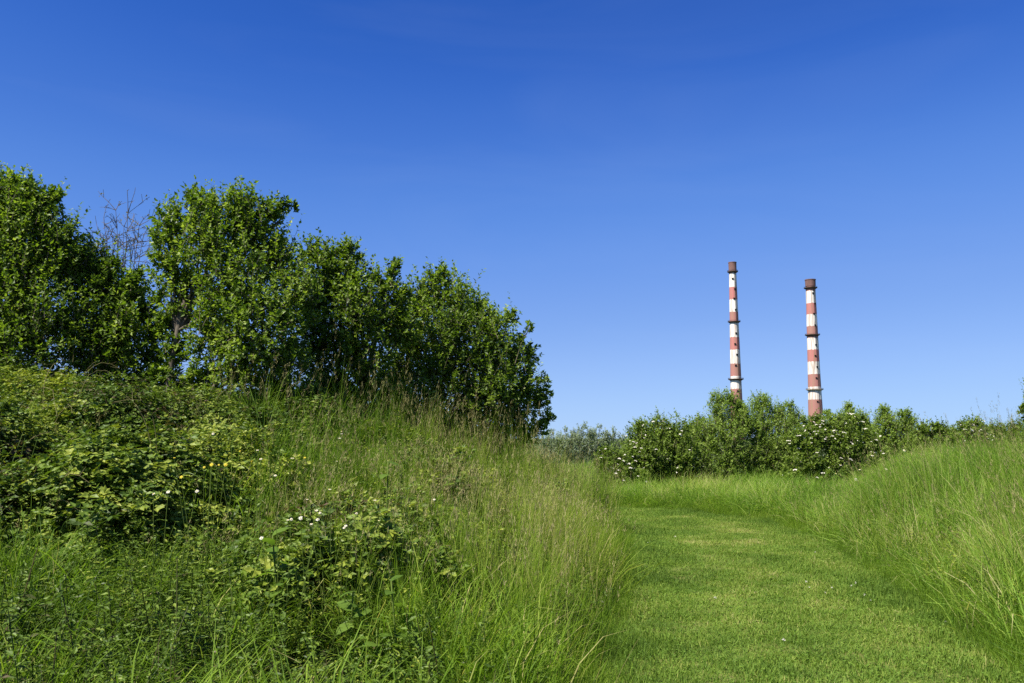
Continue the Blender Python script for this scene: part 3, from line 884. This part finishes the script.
def dead_canes(seed):
    r = np.random.default_rng(seed)
    a = Acc()
    for c in range(4):
        an = r.uniform(0, 6.28); t = np.linspace(0, 1, 9); L = r.uniform(.5, 1.1)
        d = np.array([cos(an), sin(an), 0])
        P = d[None] * (t * L * .8)[:, None] + np.array([0, 0, 1.])[None] * (L * .8 * np.sin(t * r.uniform(1.7, 2.8)))[:, None] + np.cumsum(r.normal(0, .012, (9, 3)), 0)
        tube(a, P, np.linspace(.0045, .002, 9), 4, r.uniform(.3, .9), False)
        for k in range(2, 9):
            q = unit(np.array([r.normal(0, 1), r.normal(0, 1), .6])) * r.uniform(.04, .12)
            tube(a, [P[k], P[k] + q], [.002, .001], 3, .6, False)
    return a.mesh('dead_canes', M['seed'])

def herb_spray(seed, stems=9, H=.35):
    """small-leaved climbing and creeping herbs"""
    r = np.random.default_rng(seed)
    a = Acc()
    P_, A_, N_, L_, W_, T_ = [], [], [], [], [], []
    for c in range(stems):
        p = np.array([r.normal(0, .09), r.normal(0, .09), 0.0])
        d = unit(np.array([r.normal(0, .35), r.normal(0, .35), 1]))
        hh = H * r.uniform(.6, 1.2)
        for k in range(9):
            q = p + d * hh * k / 8 + r.normal(0, .008, 3)
            for s in range(3):
                an = k * 1.57 + s * 2.1 + r.normal(0, .3)
                P_.append(q); A_.append(np.array([cos(an), sin(an), r.uniform(-.1, .6)])); N_.append(np.array([0, 0, 1.]) + r.normal(0, .35, 3))
                l = r.uniform(.022, .045) * (1.1 - .05 * k); L_.append(l); W_.append(l * .5); T_.append(np.clip(r.normal(.5, .2), 0, 1))
        tube(a, [p, p + d * hh * .5, p + d * hh], [.0025, .002, .0015], 3, .2, False)
    leaves(a, np.array(P_), np.array(A_), np.array(N_), np.array(L_), np.array(W_), np.array(T_))
    return a.mesh('herb_spray', M['bramble'])

def scatter(name, protos, P, rot, scl, idx, hue):
    """one mass of plants: a point for every plant, each point carrying one of the protos"""
    pc = bpy.data.collections.new(name + '_kinds')
    for i, me in enumerate(protos):
        o = bpy.data.objects.new('%s_%02d' % (name, i), me)
        pc.objects.link(o)
    me = bpy.data.meshes.new(name)
    n = len(P)
    me.vertices.add(n)
    me.vertices.foreach_set('co', np.asarray(P, np.float32).ravel())
    for k, ty, v in (('rot', 'FLOAT_VECTOR', rot), ('scl', 'FLOAT_VECTOR', scl), ('pick', 'INT', idx), ('hue', 'FLOAT', hue)):
        at = me.attributes.new(k, ty, 'POINT')
        if ty == 'FLOAT_VECTOR':
            at.data.foreach_set('vector', np.asarray(v, np.float32).ravel())
        else:
            at.data.foreach_set('value', np.asarray(v, np.int32 if ty == 'INT' else np.float32))
    ob = link(name, me, kind='stuff')
    g = bpy.data.node_groups.new(name, 'GeometryNodeTree')
    g.interface.new_socket('Geometry', in_out='INPUT', socket_type='NodeSocketGeometry')
    g.interface.new_socket('Geometry', in_out='OUTPUT', socket_type='NodeSocketGeometry')
    gi, go = g.nodes.new('NodeGroupInput'), g.nodes.new('NodeGroupOutput')
    ip = g.nodes.new('GeometryNodeInstanceOnPoints')
    ci = g.nodes.new('GeometryNodeCollectionInfo')
    ci.inputs['Collection'].default_value = pc
    ci.inputs['Separate Children'].default_value = True
    ci.inputs['Reset Children'].default_value = True
    ip.inputs['Pick Instance'].default_value = True
    def attr(nm, ty):
        a = g.nodes.new('GeometryNodeInputNamedAttribute'); a.data_type = ty; a.inputs['Name'].default_value = nm
        return a.outputs['Attribute']
    e2r = g.nodes.new('FunctionNodeEulerToRotation')
    g.links.new(attr('rot', 'FLOAT_VECTOR'), e2r.inputs[0])
    g.links.new(gi.outputs[0], ip.inputs['Points'])
    g.links.new(ci.outputs[0], ip.inputs['Instance'])
    g.links.new(attr('pick', 'INT'), ip.inputs['Instance Index'])
    g.links.new(e2r.outputs[0], ip.inputs['Rotation'])
    g.links.new(attr('scl', 'FLOAT_VECTOR'), ip.inputs['Scale'])
    g.links.new(ip.outputs[0], go.inputs[0])
    md = ob.modifiers.new('scatter', 'NODES')
    md.node_group = g
    return ob

def in_view(x, y, margin=1.0):
    """keep what the photograph's camera or one a step to its side can see"""
    return (np.abs(x) < y * .66 + 2.2 + margin) & (y > 1.2)

def pts(n, x0, x1, y0, y1, seed, near=True):
    """random points, denser near the camera"""
    r = np.random.default_rng(seed)
    x = r.uniform(x0, x1, n); y = r.uniform(y0, y1, n)
    m = in_view(x, y)
    return x[m], y[m], r

def euler_lean(r, n, amount, dir_az=None, dir_amt=0.0):
    rz = r.uniform(0, 2 * pi, n)
    rx, ry = r.normal(0, amount, n), r.normal(0, amount, n)
    if dir_az is not None:
        # tilt towards the world direction dir_az: XYZ euler applies z last, so tilt in the local frame
        lx, ly = np.cos(dir_az - rz) * dir_amt, np.sin(dir_az - rz) * dir_amt
        rx, ry = rx - ly, ry + lx
    return np.stack([rx, ry, rz], -1)

lush = [lush_tuft(200 + k) for k in range(6)]
flow = [flower_tuft(300 + k) for k in range(5)]
upright = [upright_tuft(270 + k) for k in range(5)]
tangle = [tangle_tuft(250 + k) for k in range(5)]
lush_v = [lush_tuft(230 + k, 34, .35, .95, .12, (.004, .012), mat='verge') for k in range(6)]
tangle_v = [tangle_tuft(290 + k, mat='verge') for k in range(5)]
short = [lush_tuft(400 + k, 30, .10, .30, .09, (.003, .006), (.3, 1.6)) for k in range(4)]
mown = [mown_patch(500 + k) for k in range(6)]
herb = [herb_spray(700 + k) for k in range(5)]

# where brambles own the bank: the upper part away from the path
def bramble_share(x, y, u):
    b = sstep(1.7, 3.6, u + (noise2(x, y, .6, 21) - .5) * 2.4) * sstep(4.6, 6.8, y + (noise2(x, y, .8, 22) - .5) * 2.4)
    return b

# mown path
x, y, r = pts(16000, -3, 6.5, 1.2, 21, 1)
u, s = path_uv(x, y)
m = u < -.02 + .12 * (noise2(x, y, 2.0, 5) - .5)
x, y, u, s = x[m], y[m], u[m], s[m]
n = len(x)
hue = .40 + (noise2(x, y, .9, 31) - .5) * .40 + (noise2(x, y, 3.3, 32) - .5) * .46 + .10 * (noise2(x, y, 8.0, 34) - .5) + r.normal(0, .06, n) - .12 * sstep(-.7, 0, u)
sc = r.uniform(.75, 1.2, n)
worn = .6 * np.exp(-((u + 1.15) / .35) ** 2) * (.4 + .8 * noise2(x, y, .6, 36))
clip_ = sstep(-.55, -.2, u) * (s < 0) * noise2(x, y, 1.0, 37)
hue = hue + .13 * worn + .22 * clip_ + .16 * sstep(.62, .85, noise2(x, y, 1.7, 38))
zs = sc * (1 - .35 * worn) * (1 + .8 * sstep(-.6, 0, u)) * (0.6 + .9 * noise2(x, y, 3.2, 33))
scatter('mown_grass', mown, np.stack([x, y, height(x, y) + .012], -1), euler_lean(r, n, .06), np.stack([sc, sc, zs], -1), r.integers(0, len(mown), n), hue)

# short rough margin on both sides of the path
x, y, r = pts(60000, -4, 8, 1.5, 21, 2)
u, s = path_uv(x, y)
edge = .55 + .5 * noise2(x, y, .8, 6)
m = (u > -.12) & (u < edge) & (r.random(len(x)) < .75)
x, y, u = x[m], y[m], u[m]
n = len(x)
hue = .46 + (noise2(x, y, .8, 41) - .5) * .4 + r.normal(0, .07, n)
sc = r.uniform(.7, 1.2, n) * (.75 + .6 * sstep(-.1, .5, u))
scatter('rough_grass', short, np.stack([x, y, height(x, y)], -1), euler_lean(r, n, .18), np.stack([sc, sc, sc], -1), r.integers(0, len(short), n), hue)

# tall grass: the bank, the verge and the field round the hedge
HX, HY = hit(345, 640)          # the dark hollow under the nettles
LODGED = [hit(812, 520) + (.7,), hit(945, 505) + (.6,), hit(640, 560) + (.4,)]
def tall(seed, n0, x0, x1, y0, y1):
    x, y, r = pts(n0, x0, x1, y0, y1, seed)
    u, s = path_uv(x, y)
    br = np.where(s < 0, bramble_share(x, y, u), 0)
    m = (u > np.where(s < 0, .16, .05) + .40 * (noise2(x, y, 1.2, 59) - .35)) & (r.random(len(x)) > br * .68) & (r.random(len(x)) < .35 + .65 * sstep(.1, .7, u)) & (r.random(len(x)) < .22 + .9 * sstep(.25, .6, noise2(x, y, 1.5, 57)))
    m &= np.hypot(x + .93, (y - 4.45) * .8) > .42
    return x[m], y[m], u[m], s[m], br[m], r
for nm, seed, args in (('tall_grass', 3, (17000, -13, 3, 1.3, 17)), ('tall_grass', 4, (26000, 1.5, 19, 2, 27)), ('tall_grass', 5, (9000, -5, 9, 16, 40))):
    x, y, u, s, br, r = tall(seed, *args)
    n = len(x)
    clump = noise2(x, y, 1.1, 51)
    hgt = (.50 + 1.0 * clump) * np.where(s < 0, .8 + .2 * sstep(.0, .6, u), .6 + .4 * sstep(0, 1, u)) * r.uniform(.8, 1.2, n)
    nearcam = sstep(1.5, 4.5, np.hypot(x, y))
    hgt = hgt * (.45 + .55 * nearcam) * np.where(s < 0, 1 - .42 * sstep(1.0, 2.5, u) * sstep(8, 5, y), (1.22 + .15 * sstep(1.5, 4, u)) * (1 - .48 * sstep(15, 18.5, y)))
    # flowering grasses on the sunny shoulder of the bank and scattered on the verge
    pf = np.where(s < 0, .07 * sstep(.3, 1.2, u) * sstep(4.5, 7, y) + .16 * sstep(.2, 1.2, u) * sstep(7, 11, y) * (1 - .6 * sstep(4, 6, u)), (.03 + .20 * sstep(2.0, 4.5, u)) * sstep(19, 15, y)) * (.4 + 1.2 * noise2(x, y, .7, 52))
    isf = r.random(n) < pf
    idx = np.where(isf, r.integers(0, len(flow), n) + len(lush), r.integers(0, len(lush), n))
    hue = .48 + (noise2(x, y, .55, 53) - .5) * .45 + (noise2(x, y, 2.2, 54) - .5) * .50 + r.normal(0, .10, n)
    hue = hue + np.where(s < 0, .12 * sstep(3.2, .6, u) * sstep(4, 7, y) - .14 * sstep(1.5, 4, u) - .16 * sstep(6, 4, y) * sstep(.8, 1.8, u), .18)  # darker hue low on the left bank paints in slope shade and vignette
    gust = np.where(s < 0, -.25, .35) * noise2(x, y, .5, 55)
    rot = euler_lean(r, n, .17, np.full(n, pi * .92), np.where(s < 0, 0, .34) * noise2(x, y, .6, 56) * 1.2 + sum(1.0 * np.exp(-((x - a) ** 2 + (y - b) ** 2) / w ** 2) for a, b, w in LODGED))
    wsc = r.uniform(.85, 1.25, n)
    wild = np.where(s < 0, sstep(1.0, 2.2, u) * (.25 + .55 * sstep(8, 5.5, y)), .25 + .3 * noise2(x, y, .7, 58))
    ist = ~isf & (r.random(n) < wild)
    idx = np.where(ist, r.integers(0, len(tangle), n) + len(lush) + len(flow), idx)
    pup = np.where(s < 0, .85 * sstep(3.1, 1.6, u) * sstep(4.6, 6.5, y), .15 * (y < 15))
    isu = ~isf & (r.random(n) < pup)
    ist &= ~isu
    idx = np.where(isu, r.integers(0, len(upright), n) + len(lush) + len(flow) + len(tangle), np.where(ist, idx, np.where(isf, idx, idx % len(lush))))
    hue = hue + np.where(isu & (s < 0), .10, 0)
    hgt = np.where(isu, np.maximum(hgt, .72) * np.where(y > 9, 1.10, 1), hgt)
    hgt = np.where(ist, r.uniform(.75, 1.35, n) * (.6 + .8 * clump), hgt)
    hgt = np.where(isf, np.maximum(hgt, np.where(y > 16, .4, .62)), hgt)
    scatter(nm, (lush + flow + tangle + upright) if seed == 3 else (lush_v + flow + tangle_v + upright), np.stack([x, y, height(x, y)], -1), rot, np.stack([wsc, wsc, hgt], -1), idx, hue)

# brambles over the top of the bank, growing in mounds
BRX, BRY = hit(30, 505)
kinds = ([bramble_spray(600 + k) for k in range(4)] + [bramble_spray(610 + k, 4, .45, .042, .078, .66) for k in range(3)] + [bramble_spray(620 + k, 5, .4, .014, .028, .8) for k in range(3)]
         + [nettle_spray(630 + k) for k in range(4)] + [dead_canes(640 + k) for k in range(3)])
KIND0 = np.array([0, 4, 7, 10, 14]); KINDN = np.array([4, 3, 3, 4, 3])
x, y, r = pts(520, -13, 2.2, 3.2, 15, 60)
u, s = path_uv(x, y)
br = bramble_share(x, y, u)
low = .35 * sstep(1.0, 2.0, u) * sstep(4.6, 5.6, y)
m = (s < 0) & (r.random(len(x)) < np.maximum(br, low))
mx_, my_ = x[m], y[m]
hx_, hy_ = hit(322, 606)          # the bush over the hollow
mx_, my_ = np.append(mx_, [hx_, hx_ + .38]), np.append(my_, [hy_, hy_ + .35]); br = np.append(br[m], [0, 0]); m = np.ones(len(mx_), bool)
nm_ = len(mx_)
mR = r.uniform(.28, .75, nm_) * (.7 + .3 * br[m])
mH = mR * r.uniform(.5, 1.1, nm_)
# and a run of low ones at the feet of the willows
cr = np.array([hit(px_, py_) for px_, py_ in ((170, 402), (205, 404), (240, 406), (275, 410), (310, 416), (345, 424), (380, 432), (225, 425), (265, 432), (300, 440), (330, 450), (250, 455), (290, 470))])
mR[-2:] = .40, .36; mH[-2:] = .42, .40
mx_, my_ = np.append(mx_, cr[:, 0]), np.append(my_, cr[:, 1])
mR, mH = np.append(mR, r.uniform(.32, .55, len(cr))), np.append(mH, r.uniform(.28, .5, len(cr)))
nm_ = len(mx_)
mK = r.choice(4, nm_, p=[.38, .40, .06, .16])
mhue = .62 + r.normal(0, .13, nm_)
x, y, r = pts(24000, -13, 2.5, 2.6, 15, 6)
u, s = path_uv(x, y)
best = np.zeros(len(x)); own = np.full(len(x), -1)
for k in range(nm_):
    d2 = ((x - mx_[k]) ** 2 + (y - my_[k]) ** 2) / mR[k] ** 2
    hgt = np.where(d2 < 1, mH[k] * np.sqrt(np.maximum(0, 1 - d2)), 0)
    own = np.where(hgt > best, k, own); best = np.maximum(best, hgt)
m = (s < 0) & (own >= 0) & (r.random(len(x)) < .75)
x, y, own, best = x[m], y[m], own[m], best[m]
n = len(x)
kd = np.where(r.random(n) < .80, mK[own], r.integers(0, 4, n))
kd = np.where(r.random(n) < .035, 4, kd)
idx = KIND0[kd] + (r.random(n) * KINDN[kd]).astype(int)
hue = mhue[own] + r.normal(0, .11, n)
brown = (r.random(n) < .5) * np.exp(-(((x - BRX) / .9) ** 2 + ((y - BRY) / .9) ** 2))
hue = np.where(kd == 4, .5, hue - brown * .38)
sc = r.uniform(.6, 1.15, n) * np.where(kd == 3, .85, .8)
z = height(x, y) - .05 + np.maximum(0, best - .22) * r.uniform(.7, 1.0, n)
# sprays lean out from the middle of their mound
ox, oy = (x - mx_[own]) / mR[own], (y - my_[own]) / mR[own]
rz = r.uniform(0, 2 * pi, n); az = np.arctan2(oy, ox); amt = .55 * np.hypot(ox, oy) * np.where(kd == 3, .4, 1)
rot = np.stack([-np.sin(az - rz) * amt + r.normal(0, .15, n), np.cos(az - rz) * amt + r.normal(0, .15, n), rz], -1)
scatter('bramble_thicket', kinds, np.stack([x, y, z], -1), rot, np.stack([sc, sc, sc], -1), idx, hue)

# small-leaved herbs tangled through the lower bank and verge
x, y, r = pts(17000, -11, 14, 1.6, 16, 7)
u, s = path_uv(x, y)
m = (u > .3) & (r.random(len(x)) < np.where(s < 0, .75 * (noise2(x, y, .9, 71) > .42), .34 * (noise2(x, y, .6, 72) > .5)))
x, y, u = x[m], y[m], u[m]
n = len(x)
hue = .6 + (noise2(x, y, .8, 73) - .5) * .4 + r.normal(0, .08, n)
sc = r.uniform(.6, 1.25, n)
scatter('undergrowth', herb + [nettle_spray(710 + k, 3, .5) for k in range(3)], np.stack([x, y, height(x, y)], -1), euler_lean(r, n, .2), np.stack([sc, sc, sc], -1), np.where(r.random(n) < .6, r.integers(0, len(herb), n), len(herb) + r.integers(0, 3, n)), hue)

# ------------------------------------------------------------------ single plants on the bank
def leaf_blade(L, Wd, seed, cup=.15):
    """one broad leaf: pointed oval with a midrib and wavy edge, lying along +x"""
    r = np.random.default_rng(seed)
    n = 6
    V, Q, T = [], [], []
    for i in range(n):
        t = i / (n - 1)
        w = Wd * .5 * (sin(pi * min(1, t * .93 + .05)) ** .8) * (1 - .15 * t)
        z = -L * .25 * t * t + r.normal(0, L * .012)
        V += [(L * t, w, z + cup * w + r.normal(0, L * .012)), (L * t, 0, z), (L * t, -w, z + cup * w + r.normal(0, L * .012))]
    for i in range(n - 1):
        Q += [(3 * i, 3 * i + 1, 3 * i + 4, 3 * i + 3), (3 * i + 1, 3 * i + 2, 3 * i + 5, 3 * i + 4)]
    a = Acc(); a.add(np.array(V), Q, None, r.uniform(.35, .8))
    return a

_lf = {}
def broad_leaf(k):
    if k not in _lf:
        _lf[k] = leaf_blade(1.0, .68 if k % 2 else .55, 900 + k).mesh('leaf', M['herb_leaf'], True)
    return _lf[k]

def top_at(px, py, H):
    """foot of a plant of height H whose top shows at the pixel"""
    x, y = hit(px, py)
    for Y in np.linspace(y, 2.2, 400):
        p = U(px, py, Y)
        if p[2] - hz(p[0], p[1]) >= H:
            return float(p[0]), float(p[1])
    return x, y

def broad_plant(name, label, cat, px, py, H, n, L, seed, group=None, at=None):
    r = np.random.default_rng(seed)
    x, y = top_at(px, py, H)
    root = thing(name, label, cat, (x, y, hz(x, y)), group)
    lean = r.normal(0, .06, 2)
    a = Acc()
    P = np.array([(lean[0] * t, lean[1] * t, H * t) for t in np.linspace(-.05, 1, 6)])
    tube(a, P, np.linspace(.009, .004, 6), 5)
    link('stem', a.mesh('stem', M['stem'], True), root)
    for k in range(n):
        t = .25 + .75 * k / max(1, n - 1)
        o = link('leaf', broad_leaf(int(r.integers(6))), root)
        o.location = (lean[0] * t, lean[1] * t, H * t)
        o.rotation_euler = (r.normal(0, .25), r.uniform(-.6, .15), k * 2.4 + r.normal(0, .3))
        s = L * r.uniform(.75, 1.15) * (1.1 - .35 * t)
        o.scale = (s, s, s)
    return root, lean, H, r

def flower_plant(label, px, py, H, heads, cat='wildflower', colour='petal', R=.0115, group=None, seed=0, spread=.17, lift=0.0):
    """stems each with one flower head; the heads land near the given pixel"""
    r = np.random.default_rng(seed + 1500)
    x, y = top_at(px, py, H)
    root = thing('wildflower', label, cat, (x, y, hz(x, y)), group)
    a = Acc()
    tops = []
    for k in range(heads):
        e = np.array([r.normal(0, spread), r.normal(0, spread), H + r.normal(0, spread * .5)])
        b0 = e * np.array([.25, .25, 0])
        P = np.array([b0, (b0 + e) / 2 + np.array([0, 0, .04]), e])
        s = Acc(); tube(s, P, [.002, .0016, .0013], 4, .5, False)
        link('stem', s.mesh('stem', M['stem']), root)
        tops.append(e)
    for k, e in enumerate(tops):
        f = Acc()
        hs_ = r.uniform(.65, 1.2); ti = r.uniform(.1, 1.2); cz, sz_ = cos(ti), sin(ti)
        npet = 9
        for p in range(npet):
            t = p / npet * 2 * pi
            leaves(f, e[None] + 0, np.array([[cos(t), sin(t) * cz + .1, sin(t) * sz_ + .1]]), np.array([[0, -sz_, cz]]), np.array([R * hs_ * r.uniform(.8, 1.15)]), np.array([R * hs_ * .55]), np.array([r.random()]))
        me = f.mesh('flower_head', M[colour])
        o = link('flower_head', me, root)
        c = Acc(); lathe(c, [(R * .30, 0), (R * .25, R * .14), (.0005, R * .2)], 8)
        ce = link('flower_centre', c.mesh('flower_centre', M['yellow']), o)
        ce.location = tuple(e); ce.rotation_euler = (ti, 0, 0)
    g = Acc(); k = 14
    P = np.stack([r.normal(0, .05, k), r.normal(0, .05, k), r.uniform(.05, H * .7, k)], -1)
    leaves(g, P, r.normal(0, 1, (k, 3)) * np.array([1, 1, .3]), np.array([[0, 0, 1.]] * k) + r.normal(0, .3, (k, 3)), np.full(k, .06), np.full(k, .022), r.random(k))
    link('foliage', g.mesh('foliage', M['herb_leaf']), root, 'stuff')
    return root

WF = 'white wildflowers on the bank'
for k, (px, py, hd, lab) in enumerate((
        (186, 381, 4, 'white flower cluster topmost on the bank beneath the tallest willow trunk'),
        (199, 389, 5, 'larger white flower cluster just below the topmost one on the bank'),
        (151, 392, 3, 'few white flowers near the crest below the low round willow'),
        (227, 399, 4, 'white flowers in a short row right of the crest clusters'),
        (174, 415, 4, 'white flower group in the middle of the brambles'),
        (123, 421, 2, 'pair of small white flowers deep in the dark brambles'),
        (263, 451, 4, 'white flowers beside a dry stalk right of the yellow flowers'),
        (161, 506, 3, 'pale white flower tuft low on the bank in deep grass'),
        (320, 441, 2, 'single bright white daisy high in the long grass under the willows'),
        (348, 457, 2, 'small lone white flower right of the high daisy'),
        (433, 486, 2, 'tiny white flower alone among the seeding grass'),
        (287, 516, 5, 'white daisies left of the dense daisy patch, over the broad leaves'),
        (314, 508, 5, 'white daisies at the upper edge of the dense daisy patch'),
        (337, 514, 7, 'densest patch of white daisies in the middle of the bank'))):
    flower_plant(lab, px, py, 1.0 if k < 7 else .78, hd, seed=k, group=WF)
flower_plant('bright yellow flower cluster in the middle of the green brambles', 209, 469, .85, 9, colour='yellow', R=.011, seed=40, spread=.13)
flower_plant('two yellow orange flowers next to the dry stalk', 265, 466, .6, 2, colour='yellow', R=.015, seed=41)
for k, (px, py, hd, lab) in enumerate(((896, 463, 3, 'white flowers above the long grass below the twin tipped scrub'), (848, 468, 4, 'white flowers in the pale dry grass under the rose hedge'))):
    flower_plant(lab, px, py, .75, hd, seed=60 + k, group='white flowers in the verge', R=.035, spread=.3)

broad_plant('dock_plant', 'tall dark stemmed dock standing alone in the seeding grass', 'plant', 387, 462, .95, 9, .13, 71)
broad_plant('burdock_plant', 'broad bright green leaves low below the daisies', 'plant', 283, 535, .58, 9, .17, 72)
broad_plant('burdock_plant', 'broad leaved plant in the grass with pale spreading leaves right of the dark hollow', 'plant', 402, 582, .62, 9, .14, 73)
broad_plant('nettle_plant', 'large dark leaved plant over the black hollow at the foot of the bank', 'plant', 350, 590, .55, 13, .13, 74)
broad_plant('burdock_plant', 'big pale leaf rising from the brambles near the top of the bank', 'plant', 84, 396, .75, 7, .17, 75)
broad_plant('nettle_plant', 'dark leafy plant just below the nettle at the hollow, closest to the lens', 'plant', 380, 632, .5, 10, .11, 76)

# clover heads on the mown path
CLX, CLY = hit(845, 588)
x, y, r = pts(9000, -1, 5.5, 4, 14, 8)
u, s = path_uv(x, y)
m = (u < -.1) & (r.random(len(x)) < .0015 + .07 * np.exp(-((x - CLX) ** 2 + ((y - CLY) * .7) ** 2) / .16))
x, y = x[m], y[m]
n = len(x)
a = Acc(); k = 16
leaves(a, RNG.normal(0, .004, (k, 3)) + np.array([0, 0, .05]), RNG.normal(0, 1, (k, 3)), RNG.normal(0, 1, (k, 3)), np.full(k, .010), np.full(k, .006), RNG.random(k))
sc = r.uniform(.7, 1.1, n)
scatter('clover', [a.mesh('clover_head', M['petal'])], np.stack([x, y, height(x, y) + .01], -1), euler_lean(r, n, .2), np.stack([sc, sc, sc], -1), np.zeros(n, int), np.full(n, .5))
